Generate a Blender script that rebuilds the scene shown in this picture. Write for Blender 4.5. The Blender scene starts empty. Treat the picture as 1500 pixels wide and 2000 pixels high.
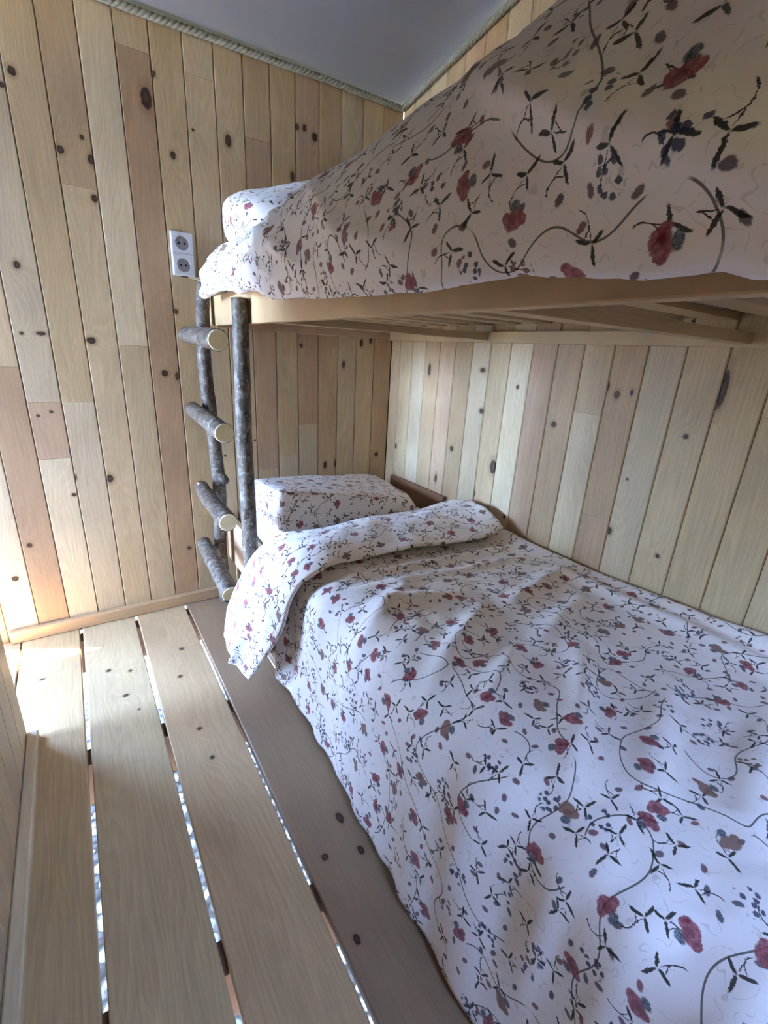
import bpy, bmesh, math, random
from mathutils import Vector, Matrix, noise
random.seed(7)
SC = bpy.context.scene
COL = SC.collection

# ------------------------------------------------------------------ camera
cam = bpy.data.cameras.new('camera')
cam.sensor_fit = 'VERTICAL'; cam.sensor_height = 24.0; cam.lens = 10.7247
cam.clip_start = 0.02
cam_o = bpy.data.objects.new('camera', cam); COL.objects.link(cam_o)
RT, UP, FW = Vector((.835568, -.546963, .051554)), Vector((.140183, .302998, .942624)), Vector((.531202, .7804, -.32985))
M = Matrix.Identity(4)
for i in range(3):
    M[i][0] = RT[i]; M[i][1] = UP[i]; M[i][2] = -FW[i]
M[0][3], M[1][3], M[2][3] = 0.0, 0.0, 1.22
cam_o.matrix_world = M
SC.camera = cam_o

# ------------------------------------------------------------------ sky, sun, exposure
SKY_STRENGTH, SUN_STRENGTH, EXPOSURE = 32.0, 60.0, 2.17
w = bpy.data.worlds.new('sky'); SC.world = w; w.use_nodes = True
nt = w.node_tree; nt.nodes.clear()
tc = nt.nodes.new('ShaderNodeTexCoord'); sep = nt.nodes.new('ShaderNodeSeparateXYZ')
rmp = nt.nodes.new('ShaderNodeValToRGB'); bg = nt.nodes.new('ShaderNodeBackground'); wo = nt.nodes.new('ShaderNodeOutputWorld')
nt.links.new(tc.outputs['Generated'], sep.inputs[0]); nt.links.new(sep.outputs['Z'], rmp.inputs[0])
rmp.color_ramp.elements[0].position = 0.0; rmp.color_ramp.elements[0].color = (.42, .652, 1.0, 1)
rmp.color_ramp.elements[1].position = 0.8; rmp.color_ramp.elements[1].color = (.29, .48, 1.0, 1)
nt.links.new(rmp.outputs[0], bg.inputs['Color']); bg.inputs['Strength'].default_value = SKY_STRENGTH
nt.links.new(bg.outputs[0], wo.inputs[0])

sun = bpy.data.lights.new('sun', 'SUN'); sun.energy = SUN_STRENGTH; sun.angle = .009; sun.color = (1, .95, .86)
sun_o = bpy.data.objects.new('sun', sun); COL.objects.link(sun_o)
sun_o.rotation_euler = Vector((1.0, -.50, -1.0)).to_track_quat('-Z', 'Y').to_euler()

def portal(name, loc, size, direction):
    l = bpy.data.lights.new(name, 'AREA'); l.shape = 'RECTANGLE'; l.size, l.size_y = size
    l.cycles.is_portal = True
    o = bpy.data.objects.new(name, l); COL.objects.link(o); o.location = loc
    o.rotation_euler = Vector(direction).to_track_quat('-Z', 'Z').to_euler()
portal('added_porch_portal', (-3.01, 2.03, 1.0), (1.05, 1.9), (1, 0, 0))
portal('sun_opening_portal', (-1.275, 2.58, .90), (.68, .62), (0, -1, 0))
portal('fill_window_portal', (.30, -1.20, 1.40), (.45, .45), (0, 1, 0))

vs = SC.view_settings
vs.view_transform = 'Standard'; vs.look = 'None'; vs.gamma = 1.0; vs.use_curve_mapping = False
vs.exposure = EXPOSURE
cy = SC.cycles
cy.max_bounces = 5; cy.diffuse_bounces = 5; cy.glossy_bounces = 2; cy.transmission_bounces = 0; cy.transparent_max_bounces = 2
cy.caustics_reflective = False; cy.caustics_refractive = False
cy.use_adaptive_sampling = True; cy.adaptive_threshold = .13; cy.adaptive_min_samples = 24

# ------------------------------------------------------------------ node helper
class G:
    """tiny expression builder for shader nodes"""
    def __init__(s, name):
        s.m = bpy.data.materials.new(name); s.m.use_nodes = True
        s.t = s.m.node_tree; s.t.nodes.clear()
        s.out = s.n('ShaderNodeOutputMaterial'); s.b = s.n('ShaderNodeBsdfPrincipled')
        s.t.links.new(s.b.outputs[0], s.out.inputs[0])
    def n(s, k): return s.t.nodes.new(k)
    def put(s, sock, v):
        if isinstance(v, bpy.types.NodeSocket): s.t.links.new(v, sock)
        elif hasattr(sock.default_value, '__len__') and not hasattr(v, '__len__'): sock.default_value = [v]*len(sock.default_value)
        elif hasattr(v, '__len__') and len(v) == 3 and len(sock.default_value) == 4: sock.default_value = (*v, 1)
        else: sock.default_value = v
    def f(s, op, *a, clamp=False):
        d = s.n('ShaderNodeMath'); d.operation = op; d.use_clamp = clamp
        for i, x in enumerate(a): s.put(d.inputs[i], x)
        return d.outputs[0]
    def v(s, op, *a):
        d = s.n('ShaderNodeVectorMath'); d.operation = op
        for i, x in enumerate(a):
            s.put(d.inputs['Scale'] if (op == 'SCALE' and i == 1) else d.inputs[i], x)
        return d.outputs['Value'] if op in ('LENGTH', 'DOT_PRODUCT', 'DISTANCE') else d.outputs['Vector']
    def add(s, a, b): return s.f('ADD', a, b)
    def sub(s, a, b): return s.f('SUBTRACT', a, b)
    def mul(s, a, b): return s.f('MULTIPLY', a, b)
    def mn(s, a, b): return s.f('MINIMUM', a, b)
    def xyz(s, a):
        d = s.n('ShaderNodeSeparateXYZ'); s.put(d.inputs[0], a); return d.outputs
    def vec(s, x, y, z=0.0):
        d = s.n('ShaderNodeCombineXYZ'); s.put(d.inputs[0], x); s.put(d.inputs[1], y); s.put(d.inputs[2], z); return d.outputs[0]
    def step(s, v, lo, hi, a=0.0, b=1.0):
        d = s.n('ShaderNodeMapRange'); d.interpolation_type = 'SMOOTHSTEP'
        for k, x in zip(('Value', 'From Min', 'From Max', 'To Min', 'To Max'), (v, lo, hi, a, b)): s.put(d.inputs[k], x)
        return d.outputs[0]
    def mix(s, fac, a, b, mode='MIX'):
        d = s.n('ShaderNodeMix'); d.data_type = 'RGBA'; d.blend_type = mode
        s.put(d.inputs[0], fac); s.put(d.inputs[6], a); s.put(d.inputs[7], b); return d.outputs[2]
    def noise(s, v, scale, detail=2.0, rough=.5, dim='3D', dist=0.0):
        d = s.n('ShaderNodeTexNoise'); d.noise_dimensions = dim; s.put(d.inputs['Vector'], v)
        d.inputs['Scale'].default_value = scale; d.inputs['Detail'].default_value = detail
        d.inputs['Roughness'].default_value = rough; d.inputs['Distortion'].default_value = dist
        return d.outputs['Fac'] if 'Fac' in d.outputs else d.outputs[0]
    def voro(s, v, scale, rnd=1.0, dim='2D', feature='F1'):
        d = s.n('ShaderNodeTexVoronoi'); d.voronoi_dimensions = dim; d.feature = feature; s.put(d.inputs['Vector'], v)
        d.inputs['Scale'].default_value = scale; d.inputs['Randomness'].default_value = rnd
        return d.outputs
    def attr(s, name):
        d = s.n('ShaderNodeAttribute'); d.attribute_type = 'OBJECT'; d.attribute_name = name; return d
    def bump(s, h, strength, dist=.002):
        d = s.n('ShaderNodeBump'); s.put(d.inputs['Height'], h); d.inputs['Strength'].default_value = strength
        d.inputs['Distance'].default_value = dist; s.t.links.new(d.outputs[0], s.b.inputs['Normal'])
    def done(s, col, rough=.6, spec=.3):
        s.put(s.b.inputs['Base Color'], col); s.put(s.b.inputs['Roughness'], rough)
        s.b.inputs['Specular IOR Level'].default_value = spec
        return s.m

# ------------------------------------------------------------------ materials
def wood_material(name, knots=True, grain=1.0):
    g = G(name)
    P = g.xyz(g.n('ShaderNodeTexCoord').outputs['Object'])
    oi = g.n('ShaderNodeObjectInfo'); rnd = g.mul(oi.outputs['Random'], 37.0)
    x, z = P[0], P[2]
    d = 60.0
    if knots:
        for i in range(4):
            a = g.attr('knot%d' % i); k = g.xyz(a.outputs['Vector'])
            r = g.f('MAXIMUM', k[2], .00002)
            dx = g.f('DIVIDE', g.sub(x, k[0]), r)
            dz = g.f('DIVIDE', g.sub(z, k[1]), g.mul(r, g.f('MAXIMUM', a.outputs['Alpha'], .2)))
            d = g.mn(d, g.v('LENGTH', g.vec(dx, dz)))
        wob = g.noise(g.vec(g.add(x, rnd), P[1], z), 90.0, 2.0)
        d = g.mul(d, g.add(.7, g.mul(wob, .6)))
    # cathedral rings, bent round the knots
    low = g.noise(g.vec(g.add(g.mul(x, 9.0), rnd), rnd, g.mul(z, 1.3)), 1.0, 1.5)
    bend = g.f('DIVIDE', 1.3, g.add(d, .8)) if knots else 0.0
    ph = g.add(g.add(g.mul(x, 55.0), g.mul(low, 16.0)), g.mul(bend, 5.0))
    ring = g.f('FRACT', ph)
    ring = g.mul(g.step(ring, 0.0, .75), g.step(ring, 1.0, .85))
    fib = g.noise(g.vec(g.add(g.mul(x, 260.0), rnd), rnd, g.mul(z, 7.0)), 1.0, 3.0, .6)
    mot = g.noise(g.vec(g.add(x, rnd), rnd, g.mul(z, .5)), 7.0, 2.0)
    tint = g.attr('tint').outputs['Color']
    val = g.add(g.add(g.mul(ring, -.07*grain), g.mul(g.sub(fib, .5), .55*grain)), g.add(1.03, g.mul(g.sub(mot, .5), .42)))
    c = g.v('SCALE', tint, val)
    c = g.mix(g.mul(ring, .07*grain), c, (.42, .20, .09))
    if knots:
        halo = g.step(d, 2.2, 1.0)
        c = g.mix(g.mul(halo, .42), c, (.22, .10, .045))
        core = g.step(d, 1.12, .82)
        kc = g.mix(g.step(d, .15, .6), (.06, .026, .013), (.020, .009, .006))
        c = g.mix(g.mul(core, .93), c, kc)
    g.bump(fib, .25, .0012)
    return g.done(c, g.add(.42, g.mul(fib, .25)), .35)

WOOD = wood_material('pine_board')
TRIM = wood_material('planed_pine_batten', False, .6)

def fabric_material():
    g = G('floral_print_cotton')
    uv = g.v('SCALE', g.n('ShaderNodeTexCoord').outputs['UV'], 1.32)
    base = g.mix(g.noise(uv, 6.0, 2.0), (.82, .74, .735), (.86, .79, .785))
    fine = g.noise(uv, 300.0, 2.0, .6, '2D')
    wob = g.noise(uv, 55.0, 1.0, .5, '2D')
    wv = g.v('ADD', uv, g.v('SCALE', g.vec(g.sub(wob, .5), g.sub(fine, .5)), .006))
    def cell(scale, rnd, off):
        o = g.voro(g.v('ADD', wv, (off, off*.37, 0)), scale, rnd)
        loc = g.v('SUBTRACT', g.v('ADD', wv, (off, off*.37, 0)), o['Position'])
        c = g.xyz(o['Color'])
        r = g.n('ShaderNodeVectorRotate'); r.rotation_type = 'Z_AXIS'
        g.put(r.inputs['Vector'], loc); g.put(r.inputs['Angle'], g.mul(c[0], 6.28))
        return r.outputs[0], c
    def ell(p, cx, cy, rx, ry, rot=0.0):
        q = g.v('SUBTRACT', p, (cx, cy, 0))
        if rot:
            r = g.n('ShaderNodeVectorRotate'); r.rotation_type = 'Z_AXIS'; g.put(r.inputs['Vector'], q); r.inputs['Angle'].default_value = -rot
            q = r.outputs[0]
        return g.v('LENGTH', g.v('MULTIPLY', q, (1/rx, 1/ry, 0)))
    soft = lambda d, e=.12: g.step(d, 1+e, 1-e)
    c = base
    # hairline scrolls
    hn = g.noise(uv, 24.0, 1.0, .5, '2D'); ln = g.step(g.f('ABSOLUTE', g.sub(hn, .5)), .016, .004)
    c = g.mix(g.mul(g.mul(ln, .30), g.step(wob, .46, .52)), c, (.30, .26, .20))
    # winding vines
    vn = g.noise(uv, 5.5, 0.0, .5, '2D')
    vm = g.noise(g.v('ADD', uv, (3.1, 7.7, 0)), 6.0, 0.0, .5, '2D')
    ep = .0015
    gx = g.sub(g.noise(g.v('ADD', uv, (ep, 0, 0)), 5.5, 0.0, .5, '2D'), vn); gy = g.sub(g.noise(g.v('ADD', uv, (0, ep, 0)), 5.5, 0.0, .5, '2D'), vn)
    vd = g.f('DIVIDE', g.f('ABSOLUTE', g.sub(vn, .5)), g.add(g.v('LENGTH', g.vec(gx, gy)), 1e-5))      # in units of ep
    vine = g.mul(g.step(vd, 1.25, .8), g.step(vm, .34, .38))
    c = g.mix(g.mul(vine, .85), c, (.050, .036, .018))
    # buds
    p, k = cell(16.5, .9, 5.3)
    bud = g.mul(soft(ell(p, 0, 0, .0055, .0092), .2), g.step(k[1], .30, .301))
    c = g.mix(g.mul(bud, .88), c, g.mix(k[2], (.20, .045, .05), (.045, .045, .075)))
    # leaf sprigs: three narrow leaves on a stem, a curved tendril
    p, k = cell(13.0, .85, 0.0)
    lf = g.mn(ell(p, .014, .001, .0145, .0030, .12), ell(p, -.007, .0125, .0028, .0125, .45))
    lf = g.mn(lf, ell(p, -.006, -.010, .0028, .0105, -.5))
    lf = g.mn(lf, ell(p, -.017, .0, .012, .0009))
    arc = g.f('ABSOLUTE', g.sub(g.v('LENGTH', g.v('SUBTRACT', p, (-.028, .020, 0))), .020))
    arc = g.mul(g.step(arc, .0013, .0006), g.step(g.xyz(p)[1], .012, .008))
    leafm = g.mul(g.f('MAXIMUM', soft(lf, .18), arc), g.step(k[1], .12, .121))
    c = g.mix(g.mul(leafm, .95), c, g.mix(k[2], (.008, .007, .006), (.024, .020, .010)))
    # blossoms and berry clusters
    p, k = cell(8.6, .8, 2.0)
    isred = g.step(k[1], .60, .599)
    body = g.mn(ell(p, 0, 0, .0145, .0185), ell(p, .010, -.011, .0095, .0085))
    body = g.mn(body, ell(p, -.006, .013, .009, .010))
    redc = g.mix(g.step(g.noise(uv, 120.0, 2.0, .6, '2D'), .35, .65), (.20, .028, .042), (.36, .10, .12))
    redc = g.mix(g.step(ell(p, .004, -.002, .012, .012), 1.0, .2), redc, (.16, .012, .022))
    redc = g.mix(g.step(k[2], .75, .751), redc, (.22, .11, .08))
    c = g.mix(g.mul(g.mul(soft(body), isred), .92), c, redc)
    dark = soft(ell(p, .018, .010, .0075, .0105, .5), .2)
    c = g.mix(g.mul(g.mul(dark, isred), .92), c, g.mix(g.step(fine, .4, .6), (.02, .022, .035), (.16, .18, .21)))
    dots = g.voro(wv, 80.0, .9)
    clus = g.mul(g.step(g.v('LENGTH', p), .029, .024), g.step(dots['Distance'], .46, .34))
    keep = g.step(g.xyz(dots['Color'])[0], .38, .40)
    clus = g.mul(g.mul(clus, keep), g.f('SUBTRACT', 1.0, isred))
    c = g.mix(g.mul(clus, .9), c, g.mix(g.step(k[2], .78, .8), (.028, .030, .075), (.20, .11, .075)))
    g.b.inputs['Sheen Weight'].default_value = .15
    return g.done(c, .9, .15)
FLORAL = fabric_material()

def simple(name, c1, c2, scale, rough=.7, bump=0.0, spec=.3, detail=3.0):
    g = G(name)
    n = g.noise(g.n('ShaderNodeTexCoord').outputs['Object'], scale, detail, .6)
    if bump: g.bump(n, bump, .003)
    return g.done(g.mix(n, c1, c2), rough, spec)
SHEET = simple('white_cotton_sheet', (.80, .81, .84), (.85, .85, .87), 12, .9)
CANVAS = simple('grey_canvas', (.23, .225, .25), (.27, .265, .29), 500, .8, .25, .2)
ROPE = simple('grey_jute_rope', (.20, .185, .15), (.42, .40, .33), 90, .9, .4, .1)
PLASTIC = simple('white_plastic', (.58, .58, .62), (.60, .60, .64), 4, .35, 0, .5)
PLASTIC_SHADE = simple('shaded_white_plastic', (.30, .30, .32), (.33, .33, .35), 4, .4, 0, .5)  # white plastic with the shade of the socket wells put into its colour
BLACK = simple('black_plastic', (.008, .008, .009), (.012, .012, .012), 5, .4)
CABLE = simple('beige_cable_sheath', (.56, .47, .33), (.60, .51, .37), 20, .5)
STEEL = simple('bright_nail_steel', (.75, .76, .78), (.85, .86, .88), 20, .25); STEEL.node_tree.nodes['Principled BSDF'].inputs['Metallic'].default_value = .9
BACKING = simple('dark_wall_backing', (.06, .035, .02), (.10, .06, .035), 9, .9)
GRASS = simple('grass_and_gravel', (.10, .17, .04), (.26, .30, .10), 3, .9)

def bark_material():
    g = G('hazel_bark')
    o = g.n('ShaderNodeTexCoord').outputs['Object']
    rn = g.mul(g.n('ShaderNodeObjectInfo').outputs['Random'], 20)
    p = g.v('ADD', o, g.vec(rn, rn, rn))
    n = g.noise(g.v('MULTIPLY', p, (1, 1, .45)), 55, 4, .65)
    c = g.mix(g.step(n, .3, .7), (.030, .018, .013), (.15, .115, .09))
    li = g.noise(p, 26, 3, .6)
    c = g.mix(g.mul(g.step(li, .54, .70), .5), c, (.33, .31, .27))
    sp = g.voro(p, 60, 1.0, '3D')
    c = g.mix(g.mul(g.step(sp['Distance'], .26, .14), .35), c, (.52, .48, .42))
    g.bump(g.add(n, g.mul(li, .5)), .6, .004)
    return g.done(c, .55, .4)
BARK = bark_material()

def endgrain_material():
    g = G('sawn_log_end')
    o = g.n('ShaderNodeTexCoord').outputs['Object']
    x = g.xyz(o)
    r = g.v('LENGTH', g.vec(x[0], x[2]))
    ring = g.f('FRACT', g.add(g.mul(r, 190.0), g.mul(g.noise(o, 25, 2), 2.0)))
    c = g.mix(g.mul(g.step(ring, .2, .9), .35), (.86, .74, .46), (.66, .50, .27))
    c = g.mix(g.step(r, .026, .030), c, (.90, .82, .60))
    return g.done(c, .75, .2)
ENDGRAIN = endgrain_material()

def gravel_material():
    g = G('pale_gravel')
    o = g.n('ShaderNodeTexCoord').outputs['Object']
    v = g.voro(o, 28, 1.0)
    col = g.xyz(v['Color'])
    c = g.mix(g.step(col[0], .3, .9), (.05, .04, .035), (.42, .40, .37))
    c = g.mix(g.step(v['Distance'], .35, .6), c, (.03, .025, .02))
    g.bump(g.f('SUBTRACT', 1.0, v['Distance']), 1.0, .02)
    gr = g.noise(o, .8, 3)
    far = g.step(g.v('LENGTH', g.v('SUBTRACT', o, (.5, 1.0, 0))), 3.0, 4.5)
    c = g.mix(far, c, g.mix(gr, (.075, .060, .020), (.13, .10, .04)))
    return g.done(c, .9, .1)
GRAVEL = gravel_material()

# ------------------------------------------------------------------ mesh helpers
def link(name, me, mat, parent=None):
    o = bpy.data.objects.new(name, me); COL.objects.link(o)
    if mat: me.materials.append(mat) if not me.materials else None
    if parent: o.parent = parent
    return o
def tag(o, label=None, cat=None, group=None, kind=None):
    if label: o['label'] = label
    if cat: o['category'] = cat
    if group: o['group'] = group
    if kind: o['kind'] = kind
    return o
def empty(name, loc=(0, 0, 0)):
    o = bpy.data.objects.new(name, None); o.empty_display_size = .1; COL.objects.link(o); o.location = loc; return o
def mesh(name, verts, faces, smooth=False):
    me = bpy.data.meshes.new(name); me.from_pydata(verts, [], faces); me.update()
    bm = bmesh.new(); bm.from_mesh(me); bmesh.ops.recalc_face_normals(bm, faces=bm.faces); bm.to_mesh(me); bm.free()
    if smooth:
        for p in me.polygons: p.use_smooth = True
    return me
def put(o, loc, parent_loc=(0, 0, 0)):
    o.location = Vector(loc) - Vector(parent_loc); return o
RX = {'back': (0, 0, 0), 'right': (0, 0, -math.pi/2), 'left': (0, 0, math.pi/2), 'front': (0, 0, math.pi), 'floor': (-math.pi/2, 0, 0), 'up_x': (-math.pi/2, 0, -math.pi/2)}
def board_mesh(name, w, t, L, c=.0015, top=(0, 0)):
    """local: x across, y into the wall (front at 0), z along; top = extra length at the left and right edge"""
    prof = [(-w/2, t), (-w/2, c), (-w/2+c, 0), (w/2-c, 0), (w/2, c), (w/2, t)]
    n = len(prof); vs_ = []
    for k in (0, 1):
        for x, y in prof:
            f = (x+w/2)/w
            vs_.append((x, y, 0 if k == 0 else L + top[0]*(1-f) + top[1]*f))
    fs = [tuple(range(n)), tuple(range(n, 2*n))] + [(i, (i+1) % n, n+(i+1) % n, n+i) for i in range(n)]
    return mesh(name, vs_, fs)
def board(name, parent, mat, w, t, L, loc, rot, tint, knots=(), c=.0015, top=(0, 0), ploc=(0, 0, 0)):
    o = link(name, board_mesh(name, w, t, L, c, top), mat, parent)
    o.location = Vector(loc) - Vector(ploc); o.rotation_euler = RX[rot] if isinstance(rot, str) else rot
    j = random.uniform(.95, 1.05)
    o['tint'] = [float(v*j) for v in tint]
    for i in range(4):
        k = knots[i] if i < len(knots) else (0, 0, 0, 1)
        o['knot%d' % i] = [float(v) for v in k]
    return o
def box_mesh(name, x0, x1, y0, y1, z0, z1, bev=.002):
    bm = bmesh.new(); bmesh.ops.create_cube(bm, size=1)
    for v in bm.verts: v.co = Vector((x0 if v.co.x < 0 else x1, y0 if v.co.y < 0 else y1, z0 if v.co.z < 0 else z1))
    if bev: bmesh.ops.bevel(bm, geom=bm.edges[:], offset=bev, segments=2, profile=.6, affect='EDGES')
    me = bpy.data.meshes.new(name); bm.to_mesh(me); bm.free(); return me
def tube(name, pts, rad, sides=12, cap=True, rough=0.0, seed=0):
    pts = [Vector(p) for p in pts]; n = len(pts); vs_, fs = [], []
    up = Vector((0, 0, 1)) if abs((pts[-1]-pts[0]).normalized().z) < .8 else Vector((0, 1, 0))
    for i, p in enumerate(pts):
        d = (pts[min(i+1, n-1)] - pts[max(i-1, 0)]).normalized()
        a = d.cross(up).normalized(); b = a.cross(d)
        r = rad(i/(n-1)) if callable(rad) else rad
        for s in range(sides):
            an = 2*math.pi*s/sides; e = a*math.cos(an) + b*math.sin(an)
            k = 1 + (rough*noise.noise((p + e*r*1.5)*22 + Vector((seed, 0, 0))) if rough else 0)
            vs_.append(p + e*r*k)
    for i in range(n-1):
        for s in range(sides):
            fs.append((i*sides+s, i*sides+(s+1) % sides, (i+1)*sides+(s+1) % sides, (i+1)*sides+s))
    if cap: fs += [tuple(range(sides))[::-1], tuple((n-1)*sides+s for s in range(sides))]
    return mesh(name, vs_, fs, True)
def lerp(a, b, t): return a + (b-a)*t
def interp(tab, t):
    if t <= tab[0][0]: return tab[0][1]
    for (a, va), (b, vb) in zip(tab, tab[1:]):
        if t <= b:
            f = (t-a)/(b-a); f = f*f*(3-2*f)
            return tuple(lerp(p, q, f) for p, q in zip(va, vb)) if isinstance(va, tuple) else lerp(va, vb, f)
    return tab[-1][1]
def grid_mesh(name, rows, uv):
    """rows of points; uv(i, j) in metres"""
    ni, nj = len(rows), len(rows[0])
    vs_ = [p for r in rows for p in r]
    fs = [(i*nj+j, i*nj+j+1, (i+1)*nj+j+1, (i+1)*nj+j) for i in range(ni-1) for j in range(nj-1)]
    me = bpy.data.meshes.new(name); me.from_pydata(vs_, [], fs); me.update()
    l = me.uv_layers.new(name='UVMap').data
    for poly in me.polygons:
        poly.use_smooth = True
        for li in poly.loop_indices:
            vi = me.loops[li].vertex_index; l[li].uv = uv(vi // nj, vi % nj)
    return me

# ------------------------------------------------------------------ room geometry
D, XW, XL = 2.175, 1.471, -.275          # back wall, right wall and left partition faces
DOOR_Y, XO, YF = 1.545, -.43, -1.15      # end of partition, outer edge of floor, wall behind the viewer
def roof_z(x, y): return 2.30 + .158*(D - y) + .022*(x - XW)
CREAM, PALE, TAN, PINK, BROWN, HONEY = (.545, .400, .240), (.62, .485, .315), (.465, .320, .185), (.47, .310, .195), (.385, .245, .142), (.515, .370, .208)
GREY = (.53, .41, .270)

PITCH = .108
KB = [(-.020,1.990,.0107,1.2),(-.052,1.946,.0079,1.0),(.392,2.104,.0102,1.0),(.363,2.025,.0180,1.9),(.148,1.859,.0061,1.2),(.079,1.808,.0119,1.0),(.166,1.799,.0094,1.6),(.161,1.682,.0096,1.3),(.438,1.874,.0091,1.4),(.516,1.971,.0047,1.0),(.647,1.969,.0121,1.7),(-.100,1.437,.0100,1.2),(.397,1.332,.0098,1.0),(.936,2.086,.0092,1.2),(.970,2.091,.0093,1.3),(1.017,2.070,.0124,1.2),(.086,1.203,.0152,.8),(-.124,1.216,.0059,1.0),(-.067,1.219,.0138,.5),(.333,1.088,.0129,1.0),(.380,1.077,.0081,2.0),(-.122,.925,.0055,1.0),(-.080,.939,.0064,.9),(.079,.658,.0129,1.3),(-.042,.677,.0069,1.8),(-.054,.604,.0086,.9),(-.232,.413,.0096,1.0),(.363,.284,.0091,1.0),(-.300,.280,.0110,1.0),(.947,1.228,.0079,1.2),(1.000,1.259,.0180,.7),(.964,1.091,.0113,1.2),(.942,1.074,.0067,1.0),(1.180,1.148,.0084,2.2),(1.282,1.257,.0098,1.8),(1.337,1.273,.0084,2.0),(1.080,.629,.0097,2.0),(1.142,.633,.0079,2.5),(1.405,.664,.0120,1.0),(.703,.784,.0050,1.0),(.558,.720,.0052,1.0),(.913,1.906,.0093,2.0)]
KR = [(1.473,1.168,.0160,.6),(1.453,.999,.0117,1.0),(1.619,.802,.0105,1.2),(1.344,.776,.0171,1.8),(1.272,1.116,.0077,1.0),(1.078,.999,.0109,1.0),(.895,1.152,.0053,3.0),(.859,1.128,.0092,1.5),(.812,1.139,.0049,2.0),(.625,1.033,.0067,1.0),(.565,1.170,.0107,5.0),(.783,.682,.0087,1.6),(.763,.869,.0041,1.0),(.614,.656,.0065,1.0),(1.440,.631,.0086,2.5),(1.714,.632,.0088,2.5),(.685,1.345,.0040,.8),(2.080,.726,.0104,1.2),(1.834,1.150,.0109,2.5),(2.085,.528,.0092,4.0),(1.243,.581,.0069,1.2)]
KF = [(-.036,1.782,.0083,1.0),(.006,1.603,.0093,.8),(.034,1.742,.0067,1.0),(.038,1.506,.0045,1.0),(.204,1.175,.0067,1.0),(-.020,1.107,.0035,1.0),(.231,1.792,.0091,1.0),(.192,1.615,.0083,1.0),(.196,1.313,.0072,1.0),(-.063,.760,.0090,1.3),(-.052,.662,.0050,1.0),(.265,.776,.0076,1.4),(.451,.798,.0097,1.8),(.457,.693,.0079,1.6),(.370,.725,.0089,1.0),(.353,.533,.0077,1.4),(-.246,1.844,.0095,.6),(-.108,1.368,.0053,1.0)]

def plank_wall(parent, ploc, rot, edges, base, face, tops, pieces, knots, sign, z0=0.0, t=.018):
    """edges: plank joints along the wall; pieces(i) -> [(length fraction end height, tint), ...]"""
    for i, (a, b) in enumerate(zip(edges, edges[1:])):
        lo, hi = min(a, b), max(a, b); mid = (lo+hi)/2; w_ = hi - lo - .0020
        ta, tb = tops(lo), tops(hi); tm = (ta+tb)/2
        z = z0
        segs = pieces(i, mid)
        for si, (zt, tint) in enumerate(segs):
            last = si == len(segs)-1
            ze = tm if last else zt
            kn = [(sign*(k[0]-mid), k[1]-z, k[2], k[3]) for k in knots if lo < k[0] < hi and z < k[1] < ze][:4]
            top = ((ta-tm, tb-tm) if sign > 0 else (tb-tm, ta-tm)) if last else (0, 0)
            loc = {'back': (mid, face, z), 'right': (face, mid, z), 'left': (face, mid, z), 'front': (mid, face, z)}[rot]
            board('wall_plank', parent, WOOD, w_, t, ze - z - (0 if last else .0007), loc, rot, tint, kn, c=.0028, top=top, ploc=ploc)
            z = ze

# ---- back wall
wb = link('wall_back', box_mesh('wall_back', XO+.02, XW+.05, D+.019, D+.05, -.03, 2.24, 0), BACKING); tag(wb, kind='structure')
wb.data.materials[0] = BACKING
eb = [.174 + PITCH*k for k in range(-6, 13)]
eb[0] = XO + .015; eb[-1] = XW - .001
back_spec = {  # plank index -> pieces from the floor up
    0: [(9, HONEY)], 1: [(9, PALE)], 2: [(1.10, BROWN), (9, CREAM)], 3: [(.757, PALE), (.975, PINK), (9, GREY)],
    4: [(.975, GREY), (9, HONEY)], 5: [(1.709, CREAM), (9, TAN)], 6: [(1.192, CREAM), (9, PALE)],
    7: [(2.155, BROWN), (9, CREAM)], 8: [(.436, CREAM), (9, HONEY)], 9: [(2.141, CREAM), (9, PALE)],
    10: [(9, CREAM)], 11: [(.639, TAN), (2.0, PINK), (9, TAN)], 12: [(.70, GREY), (9, HONEY)], 13: [(.85, GREY), (9, PINK)],
    14: [(9, TAN)], 15: [(9, GREY)], 16: [(9, CREAM)], 17: [(9, TAN)]}
plank_wall(wb, (0, 0, 0), 'back', eb, 0, D, lambda x: roof_z(x, D) - .012, lambda i, m: back_spec.get(i, [(9, CREAM)]), KB, 1)
# ---- right wall
wr = link('wall_right', box_mesh('wall_right', XW+.019, XW+.05, YF, D+.05, -.03, 2.24, 0), BACKING); tag(wr, kind='structure')
er = [.464 + .1085*k for k in range(-14, 16)] + [D]
right_spec = {.518: [(9, HONEY)], .627: [(9, CREAM)], .735: [(9, GREY)], .844: [(.713, PINK), (9, TAN)], .952: [(1.056, PALE), (9, CREAM)], 1.06: [(9, TAN)],
              1.17: [(9, PINK)], 1.28: [(9, PALE)], 1.39: [(9, CREAM)], 1.495: [(9, GREY)], 1.60: [(9, TAN)], 1.71: [(9, PINK)], 1.82: [(9, TAN)], 1.93: [(9, GREY)], 2.04: [(9, CREAM)]}
def right_pieces(i, m):
    k = min(right_spec, key=lambda q: abs(q-m))
    if abs(k-m) < .06: return right_spec[k]
    return [(random.uniform(.8, 1.6), random.choice((CREAM, HONEY, TAN))), (9, random.choice((CREAM, PALE, HONEY)))]
plank_wall(wr, (0, 0, 0), 'right', er, 0, XW, lambda y: roof_z(XW, y) - .012, right_pieces, KR, -1)
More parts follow.
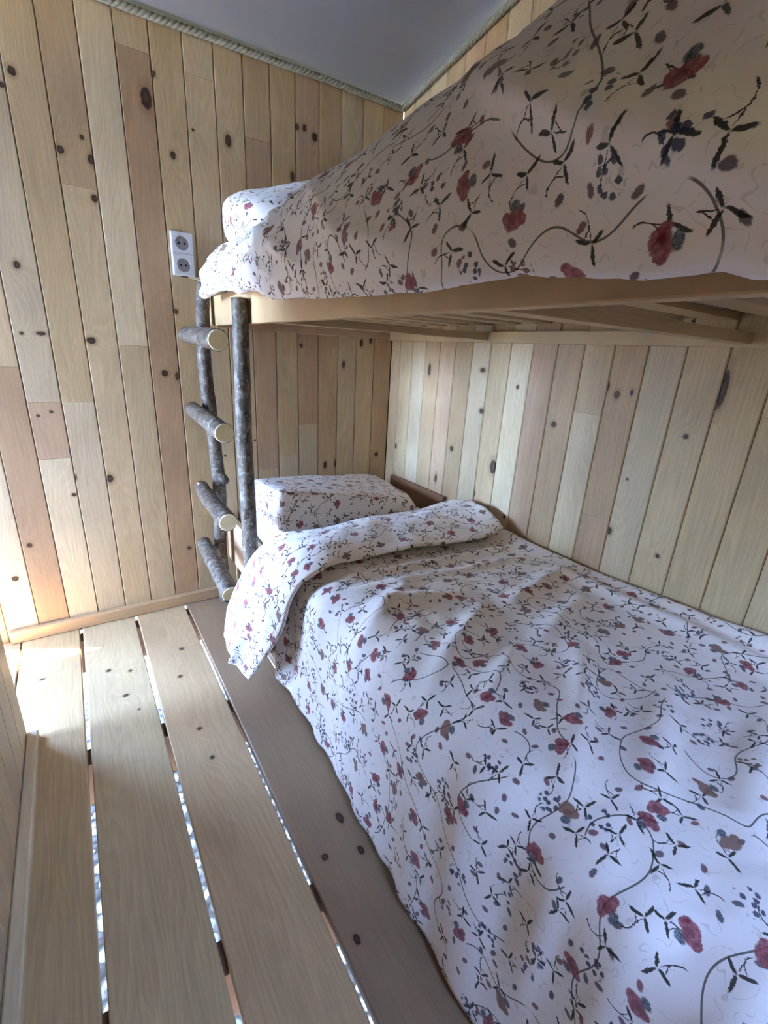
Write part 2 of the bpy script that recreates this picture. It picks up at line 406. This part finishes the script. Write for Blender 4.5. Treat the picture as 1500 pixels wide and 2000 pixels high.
# ---- left partition (ends at the doorway) and wall behind the viewer with an added fill-light window
wl = link('wall_left', box_mesh('wall_left', XL-.05, XL-.019, YF, DOOR_Y-.001, -.03, 2.3, 0), BACKING); tag(wl, kind='structure')
el = [DOOR_Y - PITCH*k for k in range(0, 25)] + [YF]
plank_wall(wl, (0, 0, 0), 'left', el, 0, XL, lambda y: roof_z(XL, y) - .012, lambda i, m: [(random.uniform(.5, 1.6), random.choice((CREAM, TAN, GREY))), (9, random.choice((CREAM, PALE, HONEY)))], [], 1)
wf = empty('wall_front'); tag(wf, kind='structure')
WX0, WX1, WZ0, WZ1 = .12, .48, 1.22, 1.58  # unseen window, added and sized for fill light from behind the viewer
for nm, a in (('wall_panel', (XL-.05, WX0, YF-.04, YF, -.03, 2.75)), ('wall_panel', (WX1, XW+.05, YF-.04, YF, -.03, 2.80)),
              ('wall_panel', (WX0, WX1, YF-.04, YF, -.03, WZ0)), ('wall_panel', (WX0, WX1, YF-.04, YF, WZ1, 2.78))):
    o = link(nm, box_mesh(nm, *a, 0), TRIM, wf); o['tint'] = list(HONEY)

# ---- unseen porch added to shape the doorway light: two walls, open at far left
XP, PORCH_GREY = -3.0, (.30, .31, .33)  # added porch boards kept grey so their bounce stays cool
def slab_wall(name, x0, x1, y0, y1, z0, z1, tint):
    r = empty(name); tag(r, kind='structure'); n = max(1, int(round((x1-x0)/.15))); st_ = (x1-x0)/n
    for k in range(n):
        o = link('wall_board', box_mesh('wall_board', x0+k*st_+.0005, x0+(k+1)*st_-.0005, y0, y1, z0, z1, .002), TRIM, r); o['tint'] = list(tint)
slab_wall('added_porch_near', XP, XL-.051, DOOR_Y-.045, DOOR_Y-.02, 0, 2.15, PORCH_GREY)
PF = D + .36
slab_wall('added_porch_far', XP, -1.60, PF, PF+.025, 0, 2.16, PORCH_GREY)
slab_wall('added_porch_corner', -.95, XO-.045, PF, PF+.025, 0, 2.16, PORCH_GREY)
slab_wall('added_porch_sill', -1.60, -.95, PF, PF+.025, 0, .60, PORCH_GREY)  # sill of an opening added to let a sun patch onto the floor
slab_wall('added_porch_head', -1.60, -.95, PF, PF+.025, 1.20, 2.16, PORCH_GREY)
slab_wall('added_porch_return', XO-.072, XO-.046, D+.014, PF-.001, .48, 2.2, PORCH_GREY)
slab_wall('added_porch_lintel', XP-.02, XP+.02, DOOR_Y-.04, PF, 1.95, 2.16, PORCH_GREY)  # added lintel, cuts steep skylight on the doorway floor

# ---- ceiling canvas
def canvas():
    rows = []
    for i in range(41):
        y = lerp(D+.45, YF-.3, i/40); r = []
        for j in range(41):
            x = lerp(XP-.1, XW+.25, j/40)  # canvas drawn out over the added porch to block steep sky
            inside = max(0, min(1, (XW-x)/.5))*max(0, min(1, (D-y)/.4))
            r.append((x, y, roof_z(x, y) + inside*.012*noise.noise(Vector((x*2.2, y*2.2, 0)))))
        rows.append(r)
    return grid_mesh('ceiling', rows, lambda i, j: (i*.08, j*.05))
ce = link('ceiling', canvas(), CANVAS); tag(ce, kind='structure')

# ---- floor boards on joists, open gaps between them
fl = empty('floor'); tag(fl, kind='structure')
fe = [(XO, -.327), (-.323, -.122), (-.110, .092), (.104, .309), (.321, .524), (.538, .745), (.757, .965), (.975, 1.18), (1.19, 1.40), (1.41, 1.52)]
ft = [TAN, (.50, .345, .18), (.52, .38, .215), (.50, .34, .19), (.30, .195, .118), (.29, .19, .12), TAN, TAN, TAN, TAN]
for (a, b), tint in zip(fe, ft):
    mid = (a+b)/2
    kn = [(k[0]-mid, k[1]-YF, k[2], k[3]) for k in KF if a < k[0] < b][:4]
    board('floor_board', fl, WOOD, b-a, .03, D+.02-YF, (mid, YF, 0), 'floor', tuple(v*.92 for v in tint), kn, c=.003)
for k in range(12):  # decking of the added porch
    a = XO-.006-.215*(k+1)
    board('floor_board', fl, WOOD, .209, .03, D+.40-1.40, (a+.1075, 1.40, 0), 'floor', PORCH_GREY, c=.003)
for y in (2.13, 1.40, .67, -.06, -.80):
    o = link('joist', box_mesh('joist', XO, XW+.05, y-.035, y+.035, -.19, -.031, .003), TRIM, fl); o['tint'] = [.16, .08, .045]
gr = [[(lerp(-30, 30, j/60), lerp(-30, 30, i/60), -.52 + max(0, -2.6 - lerp(-30, 30, i/60))*.62) for j in range(61)] for i in range(61)]   # added meadow slope, bounces warm sunlight into the rear window
o = link('ground', grid_mesh('ground', gr, lambda i, j: (i, j)), GRAVEL); tag(o, kind='structure')

# ---- baseboards and door post
bb = board('baseboard_back', None, TRIM, .055, .026, .83, (-.355, D-.026, 0), 'back', (.50, .325, .18)); 
bb.data = board_mesh('baseboard_back', .052, .026, .875, .003); bb.data.materials.append(TRIM)
bb.rotation_euler = (0, math.pi/2, 0); bb.location = (-.355, D-.027, .0265); tag(bb, kind='structure')
bl = link('baseboard_left', board_mesh('baseboard_left', .030, .026, DOOR_Y-.01-YF, .004), TRIM); bl['tint'] = list(PALE)
bl.rotation_euler = (-math.pi/2, 0, math.pi/2*0); bl.location = (XL+.016, YF, .026); tag(bl, kind='structure')
dp = link('trim_1', board_mesh('trim_1', .05, .05, 2.2, .004), TRIM); dp['tint'] = list(HONEY); dp.location = (XO-.012, D-.012, 0); tag(dp, kind='structure')

# ------------------------------------------------------------------ ropes along the canvas edge
def rope(name, a, b, label):
    a, b = Vector(a), Vector(b); L = (b-a).length; d = (b-a).normalized()
    u = d.cross(Vector((0, 0, 1))).normalized(); v = u.cross(d)
    vs_, fs = [], []; n = int(L/.006); S = 7
    root = empty(name, a); tag(root, label, 'rope', 'ropes tucked under the canvas edge')
    for k in range(3):
        pts = []
        for i in range(n+1):
            s = i/n*L; an = 2*math.pi*(s/.055 + k/3)
            sag = .004*noise.noise(Vector((s*3, k*0, 5)))
            pts.append(d*s + (u*math.cos(an) + v*math.sin(an))*.0062 + Vector((0, 0, sag)))
        o = link('rope_strand', tube('rope_strand', pts, .0068, S), ROPE, root)
    return root
rope('edge_rope', (XO, D-.014, roof_z(XO, D)-.018), (XW-.012, D-.014, roof_z(XW, D)-.018), 'grey twisted rope along the top of the far plank wall')
rope('edge_rope', (XW-.014, D-.012, roof_z(XW, D)-.018), (XW-.014, -.6, roof_z(XW, -.6)-.018), 'grey twisted rope rising along the top of the right plank wall')

# ------------------------------------------------------------------ bunk bed frame
bed = empty('bunk_bed', (.53, D, 0))
tag(bed, 'pale pine bunk bed frame built between the plank walls', 'bunk bed')
BL = (.53, D, 0)
def part(name, x0, x1, y0, y1, z0, z1, tint, bev=.003):
    # grain follows the longest side
    L = max((x1-x0, 'x'), (y1-y0, 'y'), (z1-z0, 'z'))
    if L[1] == 'y':
        me = box_mesh(name, -(x1-x0)/2, (x1-x0)/2, -(z1-z0)/2, (z1-z0)/2, 0, y1-y0, bev); rot = (-math.pi/2, 0, 0); loc = ((x0+x1)/2, y0, (z0+z1)/2)
    elif L[1] == 'x':
        me = box_mesh(name, -(z1-z0)/2, (z1-z0)/2, -(y1-y0)/2, (y1-y0)/2, 0, x1-x0, bev); rot = (0, math.pi/2, 0); loc = (x0, (y0+y1)/2, (z0+z1)/2)
    else:
        me = box_mesh(name, -(x1-x0)/2, (x1-x0)/2, -(y1-y0)/2, (y1-y0)/2, 0, z1-z0, bev); rot = (0, 0, 0); loc = ((x0+x1)/2, (y0+y1)/2, z0)
    o = link(name, me, TRIM, bed); o.rotation_euler = rot; o.location = Vector(loc) - Vector(BL); o['tint'] = list(tint); return o
part('side_rail', .522, .55, -.42, D-.002, 1.286, 1.395, (.52, .345, .19))
part('wall_rail', XW-.030, XW-.002, -.42, D-.002, 1.278, 1.320, HONEY)
part('end_rail', .552, XW-.032, D-.030, D-.002, 1.282, 1.335, PINK)
for y in (1.435, .52, -.30): part('cross_batten', .552, XW-.032, y, y+.045, 1.286, 1.312, TAN)
yy = 2.02
while yy > -.4:
    part('slat', .552, XW-.004, yy, yy+.07, 1.345, 1.362, TAN); yy -= .145
part('lower_side_rail', .545, .570, -.40, D-.002, .200, .435, PINK)
part('pillow_shade_board', XW-.022, XW-.002, 1.62, 2.085, .20, .562, (.20, .095, .05))  # dark board added to stand for the pillow's shade on the wall
part('lower_base', .572, XW-.026, -.40, D-.004, .225, .25, TAN)
for x in (.57, 1.37):
    for y in (-.38, 2.08): part('leg', x, x+.07, y, y+.07, .001, .224, TAN)

# ------------------------------------------------------------------ log ladder
lad = empty('log_ladder', (.47, 1.87, 0)); tag(lad, 'rustic ladder of bark covered branches leaning on the bunk head', 'ladder')
LL = Vector((.47, 1.87, 0))
def log(name, pts, rad, parent, seed, ends=(0, 1), sides=18, n=26):
    P = [Vector(p) for p in pts]; out = []
    for i in range(n+1):
        t = i/n*(len(P)-1); k = min(int(t), len(P)-2); f = t-k
        p0, p1, p2, p3 = P[max(k-1, 0)], P[k], P[k+1], P[min(k+2, len(P)-1)]
        out.append(.5*((2*p1) + (p2-p0)*f + (2*p0-5*p1+4*p2-p3)*f*f + (3*p1-p0-3*p2+p3)*f**3))
    c = out[0].copy()
    o = link(name, tube(name, [p-c for p in out], rad, sides, True, .10, seed), BARK, parent); o.location = c - LL
    for e in ends:
        q, d = (out[0], (out[0]-out[1]).normalized()) if e == 0 else (out[-1], (out[-1]-out[-2]).normalized())
        r = rad(float(e)) if callable(rad) else rad
        bm = bmesh.new(); bmesh.ops.create_cone(bm, cap_ends=True, segments=20, radius1=r*.97, radius2=r*.90, depth=.004)
        bmesh.ops.rotate(bm, verts=bm.verts, matrix=Matrix.Rotation(-math.pi/2, 3, 'X'))
        me = bpy.data.meshes.new('cut_end'); bm.to_mesh(me); bm.free()
        ce_ = link('cut_end', me, ENDGRAIN, o); ce_.location = (q-c) + d*.001
        ce_.rotation_euler = d.to_track_quat('Y', 'Z').to_euler()
        ce_['label'] = 'pale sawn end of the branch'
    return o
post_r = lambda t: lerp(.030, .026, t)
log('post', [(.492, 1.630, .001), (.490, 1.625, .5), (.487, 1.625, .9), (.492, 1.625, 1.2), (.492, 1.625, 1.360)], post_r, lad, 3, (1,), n=44)
bp = log('post', [(.500, 2.105, .001), (.486, 2.09, .27), (.500, 2.085, .62), (.474, 2.08, 1.1), (.480, 2.08, 1.32), (.492, 2.08, 1.44)], post_r, lad, 8, (1,), n=44)
for i, (yf, zf, yb, zb, xf, xb) in enumerate([(1.665, 1.228, 2.12, 1.243, .428, .420), (1.645, .922, 2.12, .946, .424, .420), (1.66, .582, 2.10, .600, .421, .424), (1.69, .262, 2.10, .330, .420, .415)]):
    r = log('rung', [(xf, yf, zf), (lerp(xf, xb, .5)-.004, lerp(yf, yb, .5), lerp(zf, zb, .5)+(.012 if i == 3 else .003)), (xb, yb, zb)], (lambda t, k=i: lerp(.036, .031, t)), lad, 20+i, (0, 1), n=18)
    if i == 2:
        nl = link('nail', tube('nail', [(0, 0, 0), (-.010, -.006, .006)], .006, 10), STEEL, r); nl.location = Vector((.405, 2.015, .642)) - Vector((xf, yf, zf)); nl['label'] = 'bright nail head'
st = tube('branch_stub', [(0, 0, 0), (.012, -.03, -.012), (.018, -.045, -.02)], lambda t: lerp(.024, .017, t), 14, True, .1, 4)
so = link('branch_stub', st, BARK, bp); so.location = Vector((.500, 2.072, .655)) - Vector((.500, 2.105, .001))

# ------------------------------------------------------------------ bedding
def cushion(name, corners, n=26, k=4.0, wr=.006, seed=0, mat=None, uvo=(0, 0), pinch=0.0):
    """corners: 8 points, order z(bottom, top) > y(near, far) > x(left, right)"""
    bm = bmesh.new(); bmesh.ops.create_cube(bm, size=2)
    bmesh.ops.subdivide_edges(bm, edges=bm.edges[:], cuts=n, use_grid_fill=True)
    C = [Vector(c) for c in corners]; ctr = sum(C, Vector())/8; orig = {}
    for v in bm.verts:
        q = v.co.copy(); m = (abs(q.x)**k + abs(q.y)**k + abs(q.z)**k)**(1/k); s = q/m
        if pinch:   # flat corners like a stuffed pillow
            e = max(abs(s.x), abs(s.y)); s.z *= 1 - pinch*max(0, e-.35)**2/.42
        a = [(c+1)/2 for c in s]
        p = Vector()
        for iz in (0, 1):
            for iy in (0, 1):
                for ix in (0, 1):
                    wgt = (a[0] if ix else 1-a[0])*(a[1] if iy else 1-a[1])*(a[2] if iz else 1-a[2])
                    p += C[iz*4+iy*2+ix]*wgt
        d = (p-ctr).normalized()
        p += d*(wr*noise.noise(p*7+Vector((seed, 0, 0))) + wr*.6*noise.noise(Vector((p.x*6+seed, p.y*19, p.z*17))))
        v.co = p - ctr
    me = bpy.data.meshes.new(name); bm.to_mesh(me); bm.free()
    l = me.uv_layers.new(name='UVMap').data
    for poly in me.polygons:
        poly.use_smooth = True; nn = poly.normal; ax = max(range(3), key=lambda i: abs(nn[i]))
        for li in poly.loop_indices:
            p = me.vertices[me.loops[li].vertex_index].co
            l[li].uv = ((p.y, p.z), (p.x, p.z), (p.x, p.y))[ax]
            l[li].uv = (l[li].uv[0]+uvo[0], l[li].uv[1]+uvo[1])
    o = link(name, me, mat); o.location = ctr; return o

def box8(x0, x1, y0, y1, z0, z1): return [(x, y, z) for z in (z0, z1) for y in (y0, y1) for x in (x0, x1)]
lm = cushion('mattress', box8(.580, XW-.028, -.38, D-.03, .252, .485), 24, 7.0, .004, 2, SHEET)
tag(lm, 'white sheeted mattress on the lower bunk, bare beside the pillow', 'mattress', 'bunk mattresses')
um = cushion('mattress', box8(.560, XW-.034, -.36, D-.04, 1.363, 1.50), 20, 9.0, .003, 5, SHEET)
tag(um, 'mattress on the slats of the upper bunk', 'mattress', 'bunk mattresses')

pl = cushion('pillow', [(.605, 1.615, .50), (1.35, 1.640, .492), (.600, 2.02, .50), (1.36, 2.13, .492),
                        (.600, 1.600, .700), (1.30, 1.660, .575), (.585, 1.93, .675), (1.36, 2.135, .572)], 40, 9.0, .010, 11, FLORAL, (.3, .9))
tag(pl, 'floral block shaped pillow at the head of the lower bunk', 'pillow', 'floral pillows')
pu = cushion('pillow', [(.60, 1.64, 1.548), (1.28, 1.66, 1.548), (.57, 2.13, 1.548), (1.28, 2.13, 1.548),
                        (.555, 1.70, 1.68), (1.22, 1.70, 1.80), (.530, 2.08, 1.76), (1.22, 2.13, 2.00)], 34, 4.0, .012, 17, FLORAL, (.7, .2))
tag(pu, 'plump floral pillow at the head of the upper bunk', 'pillow', 'floral pillows')

def polyline_resample(pts, n):
    ds = [0]
    for a, b in zip(pts, pts[1:]): ds.append(ds[-1] + (Vector(b)-Vector(a)).length)
    out = []
    for i in range(n):
        s = ds[-1]*i/(n-1); k = 0
        while k < len(ds)-2 and ds[k+1] < s: k += 1
        f = (s-ds[k])/max(ds[k+1]-ds[k], 1e-9)
        out.append(Vector(pts[k]).lerp(Vector(pts[k+1]), f))
    return out, ds[-1]
def smooth_path(pts, it=2):
    for _ in range(it):
        q = [pts[0]]
        for a, b in zip(pts, pts[1:]):
            a, b = Vector(a), Vector(b); q += [a.lerp(b, .25), a.lerp(b, .75)]
        q.append(pts[-1]); pts = q
    return [Vector(p) for p in pts]
def creases(x, y, L):
    h = 0
    for (ax, ay, bx, by, amp, wd) in L:
        a, b, p = Vector((ax, ay)), Vector((bx, by)), Vector((x, y)); ab = b-a
        t = (p-a).dot(ab)/ab.length_squared; tt = max(0, min(1, t)); d = (p-(a+ab*tt)).length
        h += amp*math.exp(-(d/wd)**2)*(math.sin(math.pi*min(1, max(0, t*.9+.05)))**.5 if 0 < t < 1 else .3)
    return h

# ---- lower duvet: top, rounded edge, side hanging to the floor
NA, NL = 150, 210
low_cr = [(.60, 1.16, 1.40, 1.10, .012, .022), (.62, 1.07, 1.30, 1.00, .010, .025), (.56, .98, .86, .90, .012, .025),
          (.52, .86, .80, 1.02, .012, .03), (.55, .62, .92, .80, .016, .03), (.52, .44, .84, .62, .018, .028), (.62, .30, .98, .52, .022, .03),
          (.72, .22, 1.10, .36, .016, .03), (.90, .60, 1.25, .70, .012, .03), (1.0, .78, 1.35, .86, .010, .025), (.80, .10, 1.25, .20, .018, .035), (1.35, .90, 1.36, .20, .012, .04)]
rows = []
for i in range(NL):
    y = lerp(1.40, -.46, i/(NL-1))
    hemx = .512 - .045*max(0, min(1, (1.45-y)/1.15)) + .012*noise.noise(Vector((y*4, 3, 0))) + .006*noise.noise(Vector((y*13, 9, 0)))
    wz = interp([(-.4, .585), (.29, .560), (.45, .545), (.81, .528), (1.06, .528), (1.2, .535), (1.4, .53)], y)
    top = .520 + .012*noise.noise(Vector((y*3, 1, 2)))
    prof = [(XW-.012, wz-.02), (XW-.016, wz+.004), (XW-.045, wz+.006), (XW-.10, top), (1.15, top+.008), (.90, top+.010), (.74, top+.016), (.645, top+.014), (.565, top-.012), (.520, top-.075),
            (lerp(hemx, .515, .8), .30), (lerp(hemx, .515, .4), .15), (hemx, .028)]
    pts, L = polyline_resample(smooth_path([Vector((a, y, b)) for a, b in prof]), NA)
    r = []
    for j, p in enumerate(pts):
        s = L*j/(NA-1)
        q0, q1 = pts[max(j-1, 0)], pts[min(j+1, NA-1)]; tg = (q1-q0).normalized(); nrm = Vector((tg.z, 0, -tg.x))
        if nrm.dot(Vector((-.5, 0, 1))) < 0: nrm = -nrm
        side = max(0, min(1, (.66-p.x)/.1)); wall = max(0, min(1, (XW-p.x-.01)/.10))
        h = .010*noise.noise(Vector((p.x*3.2, y*3.2, 4))) + .006*noise.noise(Vector((p.x*7+y*4, y*9-p.x*4, 7)))*(1+side)
        h += .0028*noise.noise(Vector((p.x*24+y*9, y*26, 1)))
        h += side*.011*noise.noise(Vector((y*11, p.z*3, 2)))
        h += 1.3*creases(p.x, y, low_cr)*(1-.6*side)
        r.append(p + nrm*h*wall)
    rows.append(r)
SA = 1.35/NA*1.0
dl = link('duvet', grid_mesh('duvet', rows, lambda i, j: (j*.0092, i*(1.86/(NL-1)))), FLORAL)
tag(dl, 'floral duvet spread over the lower bunk with its top turned back', 'duvet', 'floral duvets')
sol = dl.modifiers.new('thickness', 'SOLIDIFY'); sol.thickness = .012; sol.offset = -1

# ---- turned back end of the lower duvet
A = [(.356, 1.575, .154), (.386, 1.580, .280), (.422, 1.585, .381), (.474, 1.585, .456), (.523, 1.570, .514), (.573, 1.510, .568), (.713, 1.497, .572), (.947, 1.500, .574), (1.211, 1.499, .574), (1.367, 1.500, .580), (1.440, 1.44, .585)]
B = [(.400, 1.420, .038), (.440, 1.285, .234), (.458, 1.238, .333), (.475, 1.222, .426), (.510, 1.219, .501), (.568, 1.196, .553), (.710, 1.222, .558), (.909, 1.206, .560), (1.108, 1.185, .558), (1.264, 1.152, .557), (1.400, 1.175, .562)]
NU, NV = 120, 34
Ar, LA = polyline_resample(smooth_path([Vector(p) for p in A], 2), NU); Br, LB = polyline_resample(smooth_path([Vector(p) for p in B], 2), NU)
rows = []
for i in range(NU):
    a, b = Ar[i], Br[i]; u = i/(NU-1); ab = b-a
    t_u = (Ar[min(i+1, NU-1)]-Ar[max(i-1, 0)]).normalized(); nrm = t_u.cross(ab).normalized()
    if nrm.dot(Vector((-.6, -.2, 1))) < 0: nrm = -nrm
    r = []
    for j in range(NV):
        t = j/(NV-1)
        if t < .22:        # rolled fold below the far edge
            k = t/.22; ang = math.pi*(1-k)
            rad = .026
            p = a + ab*(.5*rad/ab.length*0) - ab.normalized()*(math.sin(ang)*rad*.8) + nrm*((math.cos(ang)-1)*rad)
            p += ab.normalized()*(1-k)*.03
        else:
            k = (t-.22)/.78
            p = a + ab*k + nrm*(.020*math.sin(math.pi*k)**.8)
        h = .007*noise.noise(Vector((p.x*9, p.y*13, p.z*9+3))) + .004*noise.noise(Vector((p.x*16+p.z*16, p.y*30, 8))) + .005*math.sin(u*9)*math.sin(t*6+u*14)
        h += .026*math.exp(-((t-.64-.15*u)/.05)**2)*max(0, 1-u*3.2)      # crease of the hanging corner
        curl = max(0, (u-.86)/.14); h += .020*curl*math.sin(math.pi*t)
        r.append(p + nrm*h)
    rows.append(r)
fo = link('turned_back_edge', grid_mesh('turned_back_edge', rows, lambda i, j: (i*(LA/(NU-1))+.41, j*.0125+.23)), FLORAL, dl)
fo['label'] = 'turned back end of the duvet hanging over the bed side in a point'
sol = fo.modifiers.new('thickness', 'SOLIDIFY'); sol.thickness = .009; sol.offset = -1

# ---- upper duvet: heaped on the bunk, hem over the rail
rows = []
NA, NL = 130, 200
up_cr = [(1.30, .05, 1.52, .50, .018, .022), (1.40, .30, 1.60, .62, .014, .02), (1.42, .85, 1.56, 1.10, .010, .02), (1.38, 1.05, 1.50, 1.28, .010, .018), (1.40, 1.20, 1.58, 1.36, .012, .018), (1.42, 1.32, 1.62, 1.45, .010, .016), (1.36, .60, 1.45, .95, .008, .02)]
for i in range(NL):
    y = lerp(1.95, -.45, i/(NL-1))
    hemz = interp([(-.45, 1.292), (.17, 1.290), (.205, 1.298), (.264, 1.294), (.43, 1.309), (.64, 1.309), (.9, 1.312), (1.17, 1.325), (1.45, 1.36), (1.72, 1.382), (1.95, 1.375)], y)
    hemx = interp([(-.45, .455), (1.2, .462), (1.6, .450), (1.80, .450), (1.95, .452)], y)
    rz = interp([(-.4, 1.68), (.5, 1.665), (.9, 1.645), (1.20, 1.640), (1.45, 1.59), (1.7, 1.57), (1.95, 1.555)], y)
    rx = interp([(-.4, .61), (1.25, .605), (1.5, .575), (1.95, .55)], y)
    hd = max(0, min(1, (y-1.42)/.2)); hd = hd*hd*(3-2*hd)
    out = .020*interp([(-.4, 1.0), (1.2, 1.0), (1.6, .3), (1.95, .0)], y)
    prof = [(hemx+.035, hemz+.012), (hemx+.006, hemz-.001), (hemx-.006, hemz+.012), (hemx-out, lerp(hemz, rz, .26)), (lerp(hemx, rx, .10)-out*.7, lerp(hemz, rz, .52)), (lerp(hemx, rx, .45)-out*.3, lerp(hemz, rz, .80)), (rx, rz),
            (rx+.12, lerp(rz+.045, 1.527, hd)), (rx+.35, lerp(rz+.05, 1.524, hd)), (1.25, lerp(rz+.04, 1.524, hd)), (XW-.05, lerp(rz-.02, 1.52, hd)), (XW-.014, lerp(rz-.10, 1.51, hd))]
    pts, L = polyline_resample(smooth_path([Vector((a, y, b)) for a, b in prof]), NA)
    r = []
    for j, p in enumerate(pts):
        q0, q1 = pts[max(j-1, 0)], pts[min(j+1, NA-1)]; tg = (q1-q0).normalized(); nrm = Vector((-tg.z, 0, tg.x))
        k = min(1, j/8)
        h = .010*noise.noise(Vector((p.z*5+3, y*3.4, 4))) + .006*noise.noise(Vector((p.z*12+y*6, y*10-p.z*5, 7))) + .0025*noise.noise(Vector((p.z*30+y*12, y*30, 1)))
        head = max(0, min(1, (y-1.0)/.4)); h += head*.012*noise.noise(Vector((p.z*26-y*12, p.z*10+y*16, 3)))
        if p.x < .75: h += creases(p.z, y, up_cr)
        end = max(0, (y-1.80)/.15); wl_ = max(0, min(1, (XW-p.x-.012)/.1))
        r.append(p + nrm*h*(.35+.65*k)*wl_)
    rows.append(r)
du = link('duvet', grid_mesh('duvet', rows, lambda i, j: (j*.0108+1.3, i*(2.40/(NL-1))+.6)), FLORAL)
tag(du, 'floral duvet heaped on the upper bunk, its hem over the wooden rail', 'duvet', 'floral duvets')
sol = du.modifiers.new('thickness', 'SOLIDIFY'); sol.thickness = .012; sol.offset = 1

# ------------------------------------------------------------------ socket and its cable
SX, SZ, SY = .438, 1.5415, D
sk = empty('wall_socket', (SX, SY, SZ)); tag(sk, 'white surface mounted double power socket on the far plank wall', 'power socket')
def rr_box(name, w_, h, y0, y1, mat, loc=(0, 0, 0), bev=.005, parent=sk):
    o = link(name, box_mesh(name, -w_/2, w_/2, y0, y1, -h/2, h/2, bev), mat, parent); o.location = loc; return o
rr_box('back_box', .078, .153, -.018, -.0005, PLASTIC, bev=.003)
for s in (1, -1):
    bm = bmesh.new()          # cover plate with a round well
    hw, hh, R_, N = .0405, .0385, .0260, 32
    ring = lambda r, y: [bm.verts.new((r*math.cos(2*math.pi*i/N), y, r*math.sin(2*math.pi*i/N))) for i in range(N)]
    def sq(y, k):
        out_ = []
        for i in range(N):
            c_, s_ = math.cos(2*math.pi*i/N), math.sin(2*math.pi*i/N); m_ = max(abs(c_), abs(s_))
            out_.append(bm.verts.new((c_/m_*(hw-k), y, s_/m_*(hh-k))))
        return out_
    loops = [sq(-.0175, 0), sq(-.031, 0), sq(-.0335, .003), ring(R_, -.0335), ring(R_*.92, -.020)]
    for l0, l1 in zip(loops, loops[1:]):
        for i in range(N): bm.faces.new((l0[i], l0[(i+1) % N], l1[(i+1) % N], l1[i]))
    bmesh.ops.recalc_face_normals(bm, faces=bm.faces)
    me = bpy.data.meshes.new('cover_plate'); bm.to_mesh(me); bm.free()
    cp = link('cover_plate', me, PLASTIC, sk); cp.location = (0, 0, s*.0385)
    dm = bmesh.new(); bmesh.ops.create_cone(dm, cap_ends=True, segments=28, radius1=.0245, radius2=.0245, depth=.003)
    bmesh.ops.rotate(dm, verts=dm.verts, matrix=Matrix.Rotation(math.pi/2, 3, 'X'))
    me = bpy.data.meshes.new('socket_well'); dm.to_mesh(me); dm.free()
    wl_o = link('socket_well', me, PLASTIC_SHADE, cp); wl_o.location = (0, -.0205, 0)
    for hx in (-.0095, .0095):
        hm = bmesh.new(); bmesh.ops.create_cone(hm, cap_ends=True, segments=14, radius1=.0038, radius2=.0038, depth=.002)
        bmesh.ops.rotate(hm, verts=hm.verts, matrix=Matrix.Rotation(math.pi/2, 3, 'X'))
        me = bpy.data.meshes.new('pin_hole'); hm.to_mesh(me); hm.free()
        ho = link('pin_hole', me, BLACK, cp); ho.location = (hx, -.0232, 0)
rr_box('bottom_clip', .026, .004, -.024, -.004, BLACK, (.002, 0, -.0775), .001)
cab = tube('power_cable', smooth_path([(.455, D-.012, 1.466), (.475, D-.013, 1.462), (.500, D-.013, 1.466), (.527, D-.014, 1.488), (.560, D-.014, 1.512)]), .0055, 10)
co = link('power_cable', cab, CABLE); tag(co, 'thin beige cable from the socket towards the upper pillow', 'cable')
